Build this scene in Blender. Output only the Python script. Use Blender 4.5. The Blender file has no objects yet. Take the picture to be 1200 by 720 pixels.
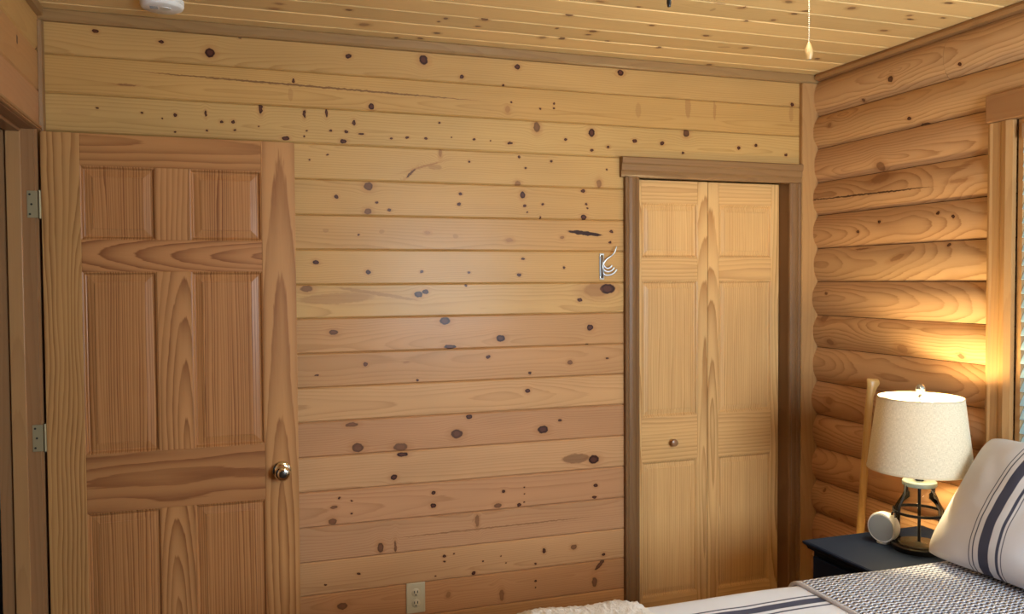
import bpy, bmesh, math, random
from mathutils import Vector, Matrix, noise

S = bpy.context.scene
COL = S.collection
PI = math.pi
random.seed(7)

# ------------------------------------------------------------------ camera
FPX = 978.78                      # focal length in pixels of a 1200 px wide frame
CAM = Vector((0.0, -3.2, 1.55))
YAW, PITCH, ROLL = 0.32261, -0.031415, -0.005735
_f = Vector((math.sin(YAW)*math.cos(PITCH), math.cos(YAW)*math.cos(PITCH), math.sin(PITCH)))
_r0 = Vector((math.cos(YAW), -math.sin(YAW), 0)); _u0 = _r0.cross(_f)
_r = _r0*math.cos(ROLL) + _u0*math.sin(ROLL)
_u = -_r0*math.sin(ROLL) + _u0*math.cos(ROLL)
cd = bpy.data.cameras.new('camera'); cam = bpy.data.objects.new('camera', cd); COL.objects.link(cam)
cd.sensor_width = 36; cd.lens = FPX/1200*36; cd.clip_start = .02
M3 = Matrix((_r, _u, -_f)).transposed()
cam.matrix_world = Matrix.Translation(CAM) @ M3.to_4x4()
S.camera = cam
def ray(x, y): return _f + _r*((x-600)/FPX) - _u*((y-360)/FPX)
def onY(x, y, Y=0.): d = ray(x, y); return CAM + d*((Y-CAM.y)/d.y)
def onX(x, y, X): d = ray(x, y); return CAM + d*((X-CAM.x)/d.x)
def onZ(x, y, Z): d = ray(x, y); return CAM + d*((Z-CAM.z)/d.z)

# ------------------------------------------------------------------ light and exposure
S.view_settings.view_transform = 'Standard'; S.view_settings.look = 'None'
S.view_settings.gamma = 1; S.view_settings.use_curve_mapping = False
S.view_settings.exposure = -0.06
W = bpy.data.worlds.new('sky'); S.world = W; W.use_nodes = True
bg = W.node_tree.nodes['Background']; bg.inputs[0].default_value = (.50, .76, .92, 1); bg.inputs[1].default_value = 7.0
FAN_E, BULB_W, DAY_W = 32.0, 25.0, 98.0
FAN_C = (1.0, .90, .70); BULB_C = (1.0, .80, .44); DAY_C = (.80, .91, 1.0)
dl = bpy.data.lights.new('daylight', 'AREA'); dl.shape = 'RECTANGLE'; dl.size = 1.1; dl.size_y = 1.05
dl.energy = DAY_W; dl.color = DAY_C
dlo = bpy.data.objects.new('daylight', dl); COL.objects.link(dlo)
dlo.location = (1.70, -3.86, 1.5); dlo.rotation_euler = (PI/2, 0, 0)      # daylight entering at window_2, behind the camera

pt = bpy.data.lights.new('window_portal', 'AREA'); pt.shape = 'RECTANGLE'; pt.size = 1.15; pt.size_y = 1.0; pt.cycles.is_portal = True
pto = bpy.data.objects.new('window_portal', pt); COL.objects.link(pto)
pto.location = (2.72, -1.55, 1.5); pto.rotation_euler = (0, PI/2, 0)          # guides sky sampling through window_1

# ------------------------------------------------------------------ object helpers
def tag(o, label=None, cat=None, group=None, kind=None):
    if label: o['label'] = label
    if cat: o['category'] = cat
    if group: o['group'] = group
    if kind: o['kind'] = kind
    return o
WORLD = {}
def empty(name, loc, label=None, cat=None, kind=None, group=None):
    o = bpy.data.objects.new(name, None); COL.objects.link(o); o.location = loc; o.empty_display_size = .05
    WORLD[o] = Vector(loc); return tag(o, label, cat, group, kind)
def put(name, me, loc, mat, parent=None, smooth=False, rot=None):
    o = bpy.data.objects.new(name, me); COL.objects.link(o)
    loc = Vector(loc); WORLD[o] = loc
    if parent is not None:
        o.parent = parent; o.location = loc - WORLD[parent]
        if any(abs(a_) > 1e-6 for a_ in parent.rotation_euler): o.matrix_parent_inverse = parent.rotation_euler.to_matrix().to_4x4().inverted()
    else: o.location = loc
    if rot is not None: o.rotation_euler = rot
    if mat is not None and not me.materials: me.materials.append(mat)
    if smooth:
        for p in me.polygons: p.use_smooth = True
    return o
def mesh(name, vs, fs):
    me = bpy.data.meshes.new(name); me.from_pydata([tuple(v) for v in vs], [], fs); me.update(); return me
def fixn(me):
    bm = bmesh.new(); bm.from_mesh(me); bmesh.ops.recalc_face_normals(bm, faces=bm.faces); bm.to_mesh(me); bm.free(); return me
def boxes_mesh(name, lst, bev=0.0, seg=2):
    bm = bmesh.new()
    for (x0, x1, y0, y1, z0, z1) in lst:
        g = bmesh.ops.create_cube(bm, size=1)
        for v in g['verts']:
            v.co = Vector((x0+(v.co.x+.5)*(x1-x0), y0+(v.co.y+.5)*(y1-y0), z0+(v.co.z+.5)*(z1-z0)))
    if bev > 0: bmesh.ops.bevel(bm, geom=list(bm.edges), offset=bev, segments=seg, affect='EDGES', profile=.5)
    me = bpy.data.meshes.new(name); bm.to_mesh(me); bm.free(); return me
def box(name, x0, x1, y0, y1, z0, z1, mat, parent=None, bev=0.0, kind=None, seg=2):
    c = Vector(((x0+x1)/2, (y0+y1)/2, (z0+z1)/2))
    me = boxes_mesh(name, [(x0-c.x, x1-c.x, y0-c.y, y1-c.y, z0-c.z, z1-c.z)], bev, seg)
    o = put(name, me, c, mat, parent)
    if kind: o['kind'] = kind
    return o
def prism(name, prof, length, ax, mat, loc, parent=None, smooth=False):
    """closed profile [(a,b)] swept along ax; ax X: (a,b)->(y,z); Y: (x,z); Z: (x,y)"""
    n = len(prof); vs = []
    for t in (0, length):
        for a, b in prof: vs.append({'X': (t, a, b), 'Y': (a, t, b), 'Z': (a, b, t)}[ax])
    fs = [(i, (i+1) % n, n+(i+1) % n, n+i) for i in range(n)] + [tuple(range(n))[::-1], tuple(range(n, 2*n))]
    me = fixn(mesh(name, vs, fs))
    o = put(name, me, loc, mat, parent)
    if smooth:
        for p in me.polygons: p.use_smooth = len(p.vertices) == 4
        me.set_sharp_from_angle(angle=math.radians(35))
    return o
def lathe_mesh(name, prof, n=32, caps=False):
    vs, fs = [], []
    for r, z in prof:
        for k in range(n): a = 2*PI*k/n; vs.append((r*math.cos(a), r*math.sin(a), z))
    for i in range(len(prof)-1):
        for k in range(n): k2 = (k+1) % n; fs.append((i*n+k, i*n+k2, (i+1)*n+k2, (i+1)*n+k))
    if caps: fs += [tuple(range(n))[::-1], tuple(range((len(prof)-1)*n, len(prof)*n))]
    me = mesh(name, vs, fs)
    bm = bmesh.new(); bm.from_mesh(me); bmesh.ops.remove_doubles(bm, verts=bm.verts, dist=1e-6)
    bmesh.ops.recalc_face_normals(bm, faces=bm.faces); bm.to_mesh(me); bm.free(); return me
def lathe(name, prof, mat, loc, parent=None, n=32, rot=None, caps=True, smooth=True):
    o = put(name, lathe_mesh(name, prof, n, caps), loc, mat, parent, False, rot)
    if smooth:
        o.data.shade_smooth() if hasattr(o.data, 'shade_smooth') else None
        try: o.data.set_sharp_from_angle(angle=math.radians(40))
        except Exception: pass
    return o
def tube_mesh(name, pts, rad, n=8, scale2=1.0):
    pts = [Vector(p) for p in pts]; vs, fs = [], []
    prev = None
    for i, p in enumerate(pts):
        t = (pts[min(i+1, len(pts)-1)] - pts[max(i-1, 0)]).normalized()
        a = Vector((0, 0, 1)) if abs(t.z) < .9 else Vector((1, 0, 0))
        if prev is None: e1 = t.cross(a).normalized()
        else: e1 = (prev - t*prev.dot(t)).normalized()
        prev = e1; e2 = t.cross(e1)
        r = rad[i] if isinstance(rad, (list, tuple)) else rad
        for k in range(n):
            an = 2*PI*k/n; vs.append(p + e1*math.cos(an)*r + e2*math.sin(an)*r*scale2)
    for i in range(len(pts)-1):
        for k in range(n): k2 = (k+1) % n; fs.append((i*n+k, i*n+k2, (i+1)*n+k2, (i+1)*n+k))
    fs += [tuple(range(n))[::-1], tuple(range((len(pts)-1)*n, len(pts)*n))]
    return fixn(mesh(name, vs, fs))
def tube(name, pts, rad, mat, parent=None, n=8, loc=None):
    loc = Vector(loc) if loc is not None else Vector(pts[0])
    return put(name, tube_mesh(name, [Vector(p)-loc for p in pts], rad, n), loc, mat, parent, True)

# ------------------------------------------------------------------ materials
class NT:
    def __init__(s, name):
        s.m = bpy.data.materials.new(name); s.m.use_nodes = True; s.t = s.m.node_tree; s.t.nodes.clear()
        s.out = s.t.nodes.new('ShaderNodeOutputMaterial')
    def n(s, typ, **kw):
        nd = s.t.nodes.new(typ)
        for k, v in kw.items(): setattr(nd, k, v)
        return nd
    def l(s, a, b): s.t.links.new(a, b)
    def _in(s, sock, v):
        if hasattr(v, 'is_output'): s.l(v, sock)
        else: sock.default_value = v
    def math(s, op, a, b=None, c=None, clamp=False):
        nd = s.n('ShaderNodeMath', operation=op, use_clamp=clamp); s._in(nd.inputs[0], a)
        if b is not None: s._in(nd.inputs[1], b)
        if c is not None: s._in(nd.inputs[2], c)
        return nd.outputs[0]
    def vec(s, op, a, b=None, c=None):
        nd = s.n('ShaderNodeVectorMath', operation=op); s._in(nd.inputs[0], a)
        if b is not None: s._in(nd.inputs[1], b)
        if c is not None: s._in(nd.inputs[2], c)
        return nd.outputs['Value'] if op in ('LENGTH', 'DOT_PRODUCT') else nd.outputs[0]
    def comb(s, x, y, z):
        nd = s.n('ShaderNodeCombineXYZ'); [s._in(nd.inputs[i], v) for i, v in enumerate((x, y, z))]; return nd.outputs[0]
    def noise(s, v, scale=1, detail=2, rough=.5):
        nd = s.n('ShaderNodeTexNoise'); s.l(v, nd.inputs['Vector']); nd.inputs['Scale'].default_value = scale
        nd.inputs['Detail'].default_value = detail; nd.inputs['Roughness'].default_value = rough; return nd.outputs[0]
    def rng(s, v, a, b, c, d, smooth=True):
        nd = s.n('ShaderNodeMapRange', interpolation_type='SMOOTHSTEP' if smooth else 'LINEAR')
        s._in(nd.inputs['Value'], v)
        for k, q in zip(('From Min', 'From Max', 'To Min', 'To Max'), (a, b, c, d)): s._in(nd.inputs[k], q)
        return nd.outputs[0]
    def mix(s, fac, a, b, blend='MIX'):
        nd = s.n('ShaderNodeMix', data_type='RGBA', blend_type=blend); s._in(nd.inputs[0], fac)
        for sock, v in ((nd.inputs[6], a), (nd.inputs[7], b)):
            if hasattr(v, 'is_output'): s.l(v, sock)
            else: sock.default_value = (v[0], v[1], v[2], 1)
        return nd.outputs[2]
    def bsdf(s, color, rough=.5, metal=0, spec=.5, bump=None, bstr=.3, bdist=.002, coat=0, **kw):
        b = s.n('ShaderNodeBsdfPrincipled')
        if hasattr(color, 'is_output'): s.l(color, b.inputs['Base Color'])
        else: b.inputs['Base Color'].default_value = (*color[:3], 1)
        s._in(b.inputs['Roughness'], rough); b.inputs['Metallic'].default_value = metal
        b.inputs['Specular IOR Level'].default_value = spec; b.inputs['Coat Weight'].default_value = coat
        b.inputs['Coat Roughness'].default_value = .22
        for k, v in kw.items(): b.inputs[k].default_value = v
        if bump is not None:
            bn = s.n('ShaderNodeBump'); bn.inputs['Strength'].default_value = bstr; bn.inputs['Distance'].default_value = bdist
            s.l(bump, bn.inputs['Height']); s.l(bn.outputs[0], b.inputs['Normal'])
        s.l(b.outputs[0], s.out.inputs[0]); return b
def flat(name, col, rough=.5, metal=0, spec=.5, **kw):
    t = NT(name); t.bsdf(col, rough, metal, spec, **kw); return t.m
def srgb(r, g, b):
    f = lambda c: (c/255/12.92) if c/255 <= .04045 else ((c/255+.055)/1.055)**2.4
    return (f(r), f(g), f(b))

def wood(name, grain, across, base, late, seed=0, dens=120, v0=.0, w0=.06, tilt=.02, wob=.02, contrast=.4,
         knots=(), rough=.44, coat=.03, fiber=.14, blotch=.26, uscale=2.2, sharp=2.5, bstr=.12, irr=.003, spec=.16):
    """plain sawn softwood: growth rings around a pith line lying behind the face, knots as ellipses in face coordinates (u, v)"""
    t = NT(name)
    tc = t.n('ShaderNodeTexCoord').outputs['Object']
    sp = t.n('ShaderNodeSeparateXYZ'); t.l(tc, sp.inputs[0])
    idx = {'X': 0, 'Y': 1, 'Z': 2}; dep = [a for a in 'XYZ' if a not in (grain, across)][0]
    U, V, Wd = sp.outputs[idx[grain]], sp.outputs[idx[across]], sp.outputs[idx[dep]]
    V0 = V
    K = None; dark = None
    if knots:
        p0 = t.comb(U, V, 0.0)
        nz = t.n('ShaderNodeTexNoise'); nz.inputs['Scale'].default_value = 70; nz.inputs['Detail'].default_value = 1
        t.l(p0, nz.inputs['Vector'])
        off = t.vec('MULTIPLY_ADD', nz.outputs['Color'], (.009, .008, 0), (-.0045, -.004, 0))
        p = t.vec('ADD', p0, off)
        for (cu, cv, ru, rv, st, slope) in knots:
            q = p
            if abs(slope) > 1e-4:
                v2 = t.vec('DOT_PRODUCT', p, (-slope, 1, 0)); u2 = t.vec('DOT_PRODUCT', p, (1, 0, 0))
                q = t.comb(u2, v2, 0.0); c2 = cv - slope*cu
            else: c2 = cv
            q = t.vec('MULTIPLY_ADD', q, (1/ru, 1/rv, 0), (-cu/ru, -c2/rv, 0))
            d = t.vec('LENGTH', q)
            dk = t.rng(d, 1.14, .86, 0.0, st)
            dark = dk if dark is None else t.math('MAXIMUM', dark, dk)
            if st > .45 and ru < .06:
                K = d if K is None else t.math('MINIMUM', K, d)
                if rv > .0035:
                    g = t.math('EXPONENT', t.math('MULTIPLY', t.math('MULTIPLY', d, d), -.16))
                    V = t.math('MULTIPLY_ADD', t.math('SUBTRACT', V0, cv), t.math('MULTIPLY', g, -.8), V)
    n1 = t.noise(t.comb(t.math('MULTIPLY_ADD', U, uscale, seed*3.7), t.math('MULTIPLY', V, 9.0), t.math('MULTIPLY', Wd, 9.0)), 1, 2, .5)
    n2 = t.noise(t.comb(t.math('MULTIPLY_ADD', U, uscale*.6, seed*7.1+11), t.math('MULTIPLY', V, 3.0), 0.5), 1, 1, .5)
    v = t.math('ADD', t.math('SUBTRACT', V, v0), t.math('MULTIPLY_ADD', n1, wob, -wob/2))
    w = t.math('ADD', t.math('MULTIPLY_ADD', U, tilt, w0), t.math('MULTIPLY_ADD', n2, wob*3, -wob*1.5))
    R = t.math('SQRT', t.math('ADD', t.math('MULTIPLY', v, v), t.math('MULTIPLY', w, w)))
    fine = t.noise(t.comb(t.math('MULTIPLY_ADD', U, 12, seed), t.math('MULTIPLY', V, 160), t.math('MULTIPLY', Wd, 160)), 1, 2, .6)
    n3 = t.noise(t.comb(t.math('MULTIPLY_ADD', U, .5, seed*1.9+5), t.math('MULTIPLY', V, 42), 2.0), 1, 1, .5)
    R = t.math('ADD', R, t.math('MULTIPLY_ADD', n3, irr, -irr/2))
    Rr = t.math('MULTIPLY_ADD', R, dens, t.math('MULTIPLY', fine, .25))
    fr = t.math('FRACT', Rr)
    ring = t.math('MULTIPLY', t.math('POWER', fr, sharp), t.rng(fr, .9, 1.0, 1.0, 0.0))
    fib = t.noise(t.comb(t.math('MULTIPLY_ADD', U, 5, seed*2.3), t.math('MULTIPLY', V, 420), t.math('MULTIPLY', Wd, 420)), 1, 2, .6)
    n4 = t.noise(t.comb(t.math('MULTIPLY_ADD', U, .8, seed*2.9+8), t.math('MULTIPLY', V, 22), 4.0), 1, 1, .5)
    ring = t.math('MULTIPLY', ring, t.rng(n4, .30, .65, .45, 1.0))
    col = t.mix(t.math('MULTIPLY', ring, contrast), base, late)
    bl = t.noise(t.comb(t.math('MULTIPLY_ADD', U, 1.6, seed*5.3), t.math('MULTIPLY', V, 5), 0.0), 1, 2, .5)
    val = t.math('ADD', t.math('MULTIPLY_ADD', fib, fiber, 1-fiber/2), t.math('MULTIPLY_ADD', bl, blotch, -blotch/2))
    hs = t.n('ShaderNodeHueSaturation'); t.l(val, hs.inputs['Value']); t.l(col, hs.inputs['Color']); col = hs.outputs[0]
    if knots:
        if K is not None:
            halo = t.rng(K, 2.4, 1.0, 0.0, .40)
            col = t.mix(halo, col, (.36, .155, .055))
        inner = t.mix(t.rng(K, .35, .8, 0, 1) if K is not None else fine, (.085, .026, .014), (.030, .008, .004))
        inner = t.mix(t.rng(dark, .45, .95, 0, 1), (.27, .115, .045), inner)
        col = t.mix(dark, col, inner)
    b = t.bsdf(col, t.math('MULTIPLY_ADD', fib, .16, rough-.08), spec=spec, coat=coat, bump=t.math('ADD', fib, t.math('MULTIPLY', ring, .6)), bstr=bstr, bdist=.001)
    return t.m

# palette (albedo)
PINE = (.495, .294, .118); PINE_L = (.32, .160, .052)
def tint(c, k): return tuple(a*b for a, b in zip(c, k))

M_dark = flat('dark_gap', (.035, .018, .010), .9, spec=.1)
M_black = flat('black_metal', (.012, .012, .013), .42, .6)
M_steel = flat('brushed_steel', (.50, .53, .55), .28, 1.0)
M_chrome = flat('polished_nickel', (.70, .66, .56), .10, 1.0)
M_white = flat('white_plastic', (.80, .80, .78), .4)
M_almond = flat('almond_plastic', (.50, .42, .26), .45)
M_slot = flat('socket_slot', (.02, .015, .01), .6)

# ------------------------------------------------------------------ room measures
XL, XR, YF, H = -.607, 2.54, -3.80, 2.475          # wall faces (right: joint line of the logs), front wall, ceiling
SEAMS = [2.329, 2.198, 2.066, 1.934, 1.801, 1.671, 1.540, 1.413, 1.281, 1.152, 1.0225, .889, .757, .623, .490, .363, .232, .101]
LOGS = [2.448, 2.288, 2.141, 1.988, 1.839, 1.689, 1.538, 1.385, 1.239, 1.083, .930, .778, .626, .474, .322, .170, .018]
C0, C1, CH = 1.637, 2.388, 1.992                   # closet opening
WY0, WY1, WZ0, WZ1 = -1.055, -2.05, .93, 2.085     # window opening in the log wall
DY0, DY1, DH = -.119, -.931, 2.052                 # door opening in the left wall

# ------------------------------------------------------------------ knots read off the photograph: crop origin, scale, (x, y, rx, ry[, strength])
KN = []
def crop(ox, oy, s, lst):
    for k in lst:
        x, y, rx = k[0], k[1], k[2]; ry = k[3] if len(k) > 3 else rx*.85; st = k[4] if len(k) > 4 else 1.0
        KN.append((ox+x/s, oy+y/s, rx/s, ry/s, st))
crop(0, 0, 3.333, [(373,122,13,9),(629,163,12,8),(820,206,20,20),(936,146,7,5),(380,422,5),(555,440,6),(633,463,4),(685,450,6,9),(803,445,5,14),
 (865,476,8),(911,476,8),(1018,425,8,22),(685,515,5),(808,510,5),(916,508,6),(1120,540,10),(1147,315,5,8),(1010,495,4),(1135,370,10,28,.3),(300,440,60,14,.12)])
crop(330, 0, 3, [(235,197,11),(499,211,16,18),(829,235,10),(634,270,8),(1190,256,9),(780,300,5,4),(42,285,5,8),(315,375,10,12),(80,400,5,15),(158,398,5,15),
 (254,432,6,10),(173,460,5),(228,463,6),(88,460,4),(80,480,4),(14,487,14,7),(218,497,12,8),(280,472,10,4),(386,487,6,4),(442,484,6,4),(507,487,5,4),(555,432,4),
 (558,535,6,18,.6),(597,484,3),(677,490,5),(735,496,3),(803,504,10,5),(795,385,8,12,.5),(808,360,4),(910,383,4),(957,365,4),(957,380,4),(897,447,12,18,.8),
 (1090,467,11,14),(998,490,6),(1091,529,6),(1149,517,5),(98,562,4),(161,544,4),(660,568,5),(835,552,5),(948,568,5),(858,592,4),(1143,596,4),(830,647,11,10,.7),
 (1116,646,9,14,.7),(305,655,16,16,.85),(192,692,8),(335,712,5),(628,682,6),(847,686,9,12),(1060,672,8,6),(625,717,5),(540,588,24,9,.45)])
crop(330, 230, 2.927, [(296,52,13,11,.8),(370,48,6),(608,29,6),(834,34,6),(843,56,3),(895,28,5),(1045,28,5),(1049,42,3),(887,76,3,7),
 (1036,73,10,9),(151,118,10,8,.4),(343,122,9,8,.45),(265,132,4),(500,125,10,6,.5),(597,138,10,7,.45),(782,151,12,7,.5),(962,142,7,6,.7),(1131,122,6),(1127,158,5),
 (118,227,11,8),(297,260,10,8),(480,259,6),(643,262,5),(828,215,6,4),(815,270,7),(968,245,4,5),(633,306,5),(85,318,22,12,.75),(470,337,14,11),(493,328,11,9),
 (1118,318,27,17,1),(1080,322,42,22,.5),(1023,356,8,6),(178,468,16,10,.85),(560,428,18,13),(578,517,22,7),(751,488,16,12),(1059,451,11,11),(1048,509,6,3),
 (287,577,8,7,.9),(120,615,8,3),(466,632,5),(709,551,8,6),(989,570,9,8,.8),(1117,556,7,3),(852,607,5),(428,570,10,3,.5),(844,668,9)])
crop(330, 470, 2.857, [(235,80,22,8,.8),(255,157,20,17,.85),(398,155,24,14,.8),(404,180,20,8),(628,53,10,8),(587,111,20,16,.9),(875,96,18,13),(932,66,6),
 (376,256,12,10),(1045,197,18,14),(985,193,46,16,.7),(193,327,5),(175,357,13,6,.8),(171,405,14,12,.8),(235,335,4),(235,377,4),(509,308,8,7),(508,351,10,8),(743,303,6),
 (724,352,12,9,.8),(795,349,7),(813,290,3),(813,312,3),(813,340,3),(1052,284,7),(1047,323,8,4),(331,492,11,18,.85),(381,488,4,20,.8),(655,402,7,22,.7),
 (545,520,6),(545,538,4),(577,512,3),(643,577,7,6),(516,587,3),(879,502,6,9),(978,490,10,8,.8),(850,546,4),(734,520,3),(752,543,3),(674,538,3),(1078,515,6),
 (1048,608,9,16,.8),(850,603,4),(850,625,3),(737,652,8,20,.7),(258,580,7,4),(147,617,4),(203,688,18,13,.8),(558,650,8,10,.6)])
crop(700, 0, 2.4, [(65,205,9),(548,294,5),(250,375,9,10,.9),(105,397,6),(182,403,6),(398,417,5),(446,409,5),(530,436,4),(241,430,4),(30,413,4),
 (115,310,8,20,.3),(255,300,8,30,.45),(330,310,4,25,.45),(545,320,6,20,.35)])
CRACKS = [(162,84,560,118,1.1,.75),(136,99,160,100,.9,.7),(476,208,487,198,1.6,.9),(480,200,515,190,.9,.5),(665,271,706,276,2.6,1),(465,631,690,606,.9,.65),
 (350,352,437,348,6,.45),(395,337,490,352,2.0,.5),(697,668,709,656,3.2,.9),(563,604,553,612,1.2,.4)]
CKN = []
def ccrop(ox, oy, s, lst):
    for x, y, rx, ry, *st in lst: CKN.append((ox+x/s, oy+y/s, rx/s, ry/s, st[0] if st else .85))
ccrop(330, 0, 3, [(237,35,12,4),(290,87,18,6,.6),(577,65,8,4),(553,76,6,3),(714,68,14,6),(689,93,10,3),(546,117,12,4),(488,135,10,3),(403,133,8,3),(520,155,10,3),
 (180,120,8,3),(917,132,12,5,.6),(985,136,12,4),(1095,110,14,5),(1078,122,10,3),(1143,145,9,4),(1020,197,10,4),(1012,53,14,5),(968,100,6,3)])
ccrop(740, 0, 4.615, [(40,37,14,4),(110,138,16,5),(405,193,20,6),(148,258,14,5),(615,260,22,6),(500,255,35,6,.4),(420,350,18,5),(440,52,12,12,.4),(620,115,16,4),
 (480,20,40,6,.45),(880,75,20,6),(940,60,20,5),(1005,318,16,5),(610,40,8,3),(850,10,25,8,.7),(1190,45,25,10,.7)])
ccrop(0, 0, 3.333, [(1070,35,20,6,.5),(1090,15,16,4,.6)])

# ------------------------------------------------------------------ back wall: slab with closet opening, planks as children
def struct(name, lst, mat, bev=0):
    o = put(name, boxes_mesh(name, lst, bev), (0, 0, 0), mat); o['kind'] = 'structure'; return o
wall_back = struct('wall_back', [(XL-.12, C0-.02, .020, .12, 0, H), (C1+.02, XR+.1, .020, .12, 0, H), (C0-.02, C1+.02, .020, .12, CH+.02, H)], M_dark)
def plank_prof(h, th=.02, c=.0052):          # (depth, height): face at depth 0, chamfered long edges
    return [(0, c), (0, h-c), (c, h-.0003), (th, h-.0003), (th, .0003), (c, .0003)]
TB = [(.96,.95,.84),(.98,.95,.78),(1.0,1.03,.92),(1.03,1.03,.92),(1.03,.99,.86),(1.0,.93,.82),(1.05,1.0,.86),(1.08,1.06,.95),(.98,.86,.84),(.96,.84,.85),(1.06,.98,1.04),
      (.92,.78,.88),(1.04,.96,1.10),(.95,.81,.95),(.94,.82,.98),(1.0,.90,1.0),(.92,.74,.75),(1.0,.82,.75),(1,.85,.8)]
tops = [H] + SEAMS; bots = SEAMS + [0.0]
for i, (zt, zb) in enumerate(zip(tops, bots)):
    segs = [(XL, XR-.06)] if zb > CH+.03 else [(XL, C0-.035), (C1+.035, XR-.06)] if zt <= CH+.06 else None
    if segs is None: segs = [(XL, XR-.06)] if zb > CH else [(XL, C0-.035)]
    for si, (x0, x1) in enumerate(segs):
        ks = []
        if si == 0:
            for px, py, rx, ry, st in KN:
                p = onY(px, py)
                if zb < p.z <= zt:
                    sc = (onY(px+1, py)-p).x
                    ks.append((p.x-x0, p.z-zb, max(.0022, rx*sc), max(.0020, ry*sc*.95), st, 0.0))
            for ax, ay, bx, by, wd, st in CRACKS:
                a, b = onY(ax, ay), onY(bx, by); m = (a+b)/2
                if zb < m.z <= zt:
                    sc = .0034; du = b.x-a.x; sl = (b.z-a.z)/du
                    ks.append((m.x-x0, m.z-zb, abs(du)/2, wd*sc, st, sl))
        k = TB[min(i, len(TB)-1)]
        m = wood('pine_plank_%d_%d' % (i, si), 'X', 'Z', tint(PINE, k), tint(PINE_L, k), seed=i+1, dens=95+random.random()*60, v0=random.uniform(-.02, .15),
                 w0=random.uniform(.02, .07), tilt=random.uniform(-.02, .02), wob=.022, contrast=.72, knots=ks, rough=.46, coat=.11, blotch=.36, sharp=3)
        prism('plank', plank_prof(zt-zb), x1-x0, 'X', m, (x0, 0, zb), wall_back)

# ------------------------------------------------------------------ right wall: horizontal logs
wall_right = struct('wall_right', [(XR+.004, XR+.16, WY0, .12, 0, H), (XR+.004, XR+.16, YF, WY1, 0, H), (XR+.004, XR+.16, WY1, WY0, 0, WZ0), (XR+.004, XR+.16, WY1, WY0, WZ1, H)], M_dark)
def log_prof(h, b):
    pts = []
    for k in range(13):
        a = -1 + 2*k/12
        pts.append((-b*(1-abs(a)**2.4)-.001, h/2 + a*(h/2-.0012)))
    return pts + [(.03, h-.0012), (.03, .0012)]
LOGC = (.56, .335, .160); LOGL = (.27, .115, .040)
LT = [(1,1,1),(.98,.95,.9),(1.0,.95,.95),(.95,.9,.88),(.97,.92,.9),(.98,.98,.98),(1.02,1.0,1.0),(1.0,.96,.9),(1.02,.96,.9),(.95,.86,.84),(.97,.88,.86),(.95,.86,.84),(.97,.9,.86),(1,.9,.9),(1,.9,.9),(1,.9,.9),(1,.9,.9)]
LKN = [(993,141,3,2,1),(1001,44,0,0,0)]
def logk(y1, z0, zt):
    out = []
    for px, py, rx, ry, st, sl in [(1046,93,3,4,.9,0),(1010,117,2,2,.8,0),(1067,139,2.5,2,1,0),(975,147,3,3,.6,0),(1031,195,5,6,.7,0),(1032,209,11,7,.55,0),(1080,146,6,2,.9,0),
        (1127,212,9,2,.5,0),(1033,260,2,2,1,0),(1101,250,2,2,1,0),(1120,254,2,2,1,0),(1008,272,2,2,.9,0),(1053,302,8,3,.6,-.3),(1110,287,2,2,.9,0),(971,344,2,2,.8,0),(964,373,5,5,.6,0),
        (973,401,5,4,.6,0),(1058,409,6,5,.5,0),(1126,418,3,3,.7,0),(1090,30,4,3,.6,0),(1126,75,2,2,1,0),(1195,113,4,2,.6,0),(975,470,5,5,.5,0),(967,575,2,3,.7,0),(985,610,2,2,.7,0),(1000,560,3,3,.5,0)]:
        p = onX(px, py, XR-.02)
        if z0 < p.z <= zt: out.append((p.y-y1, p.z-z0, max(.004, rx*.0045), max(.0035, ry*.0032), st, sl))
    for ax, ay, bx, by, wd, st in [(945,236,1095,219,1.0,.9),(1000,293,1016,291,1,.7)]:
        a, b = onX(ax, ay, XR-.02), onX(bx, by, XR-.02); m = (a+b)/2
        if z0 < m.z <= zt: out.append((m.y-y1, m.z-z0, abs(b.y-a.y)/2, wd*.0034, st, (b.z-a.z)/(b.y-a.y)))
    return out
li = 0
for i in range(len(LOGS)-1):
    zt, zb = LOGS[i], LOGS[i+1]
    if i == 0: segs = [(-.748, 0), (YF, -.750)]
    elif zt > WZ0+.02 and zb < WZ1-.02: segs = [(WY0+.02, 0), (YF, WY1-.02)]
    else: segs = [(YF, 0)]
    for (y0, y1) in segs:
        y0, y1 = min(y0, y1), max(y0, y1); li += 1
        k = LT[i]
        m = wood('log_%d' % li, 'Y', 'Z', tint(LOGC, k), tint(LOGL, k), seed=40+li*1.3, dens=85, v0=random.uniform(.03, .12), w0=random.uniform(.02, .06),
                 tilt=random.choice((-1, 1))*random.uniform(.05, .09), wob=.05, contrast=.9, knots=logk(y1, zb, zt), rough=.42, coat=.06, uscale=3.0, sharp=3)
        prism('log', log_prof(zt-zb, .031+.004*math.sin(i*2.3)), y0-y1, 'Y', m, (XR, y1, zb), wall_right, smooth=True)

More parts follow.
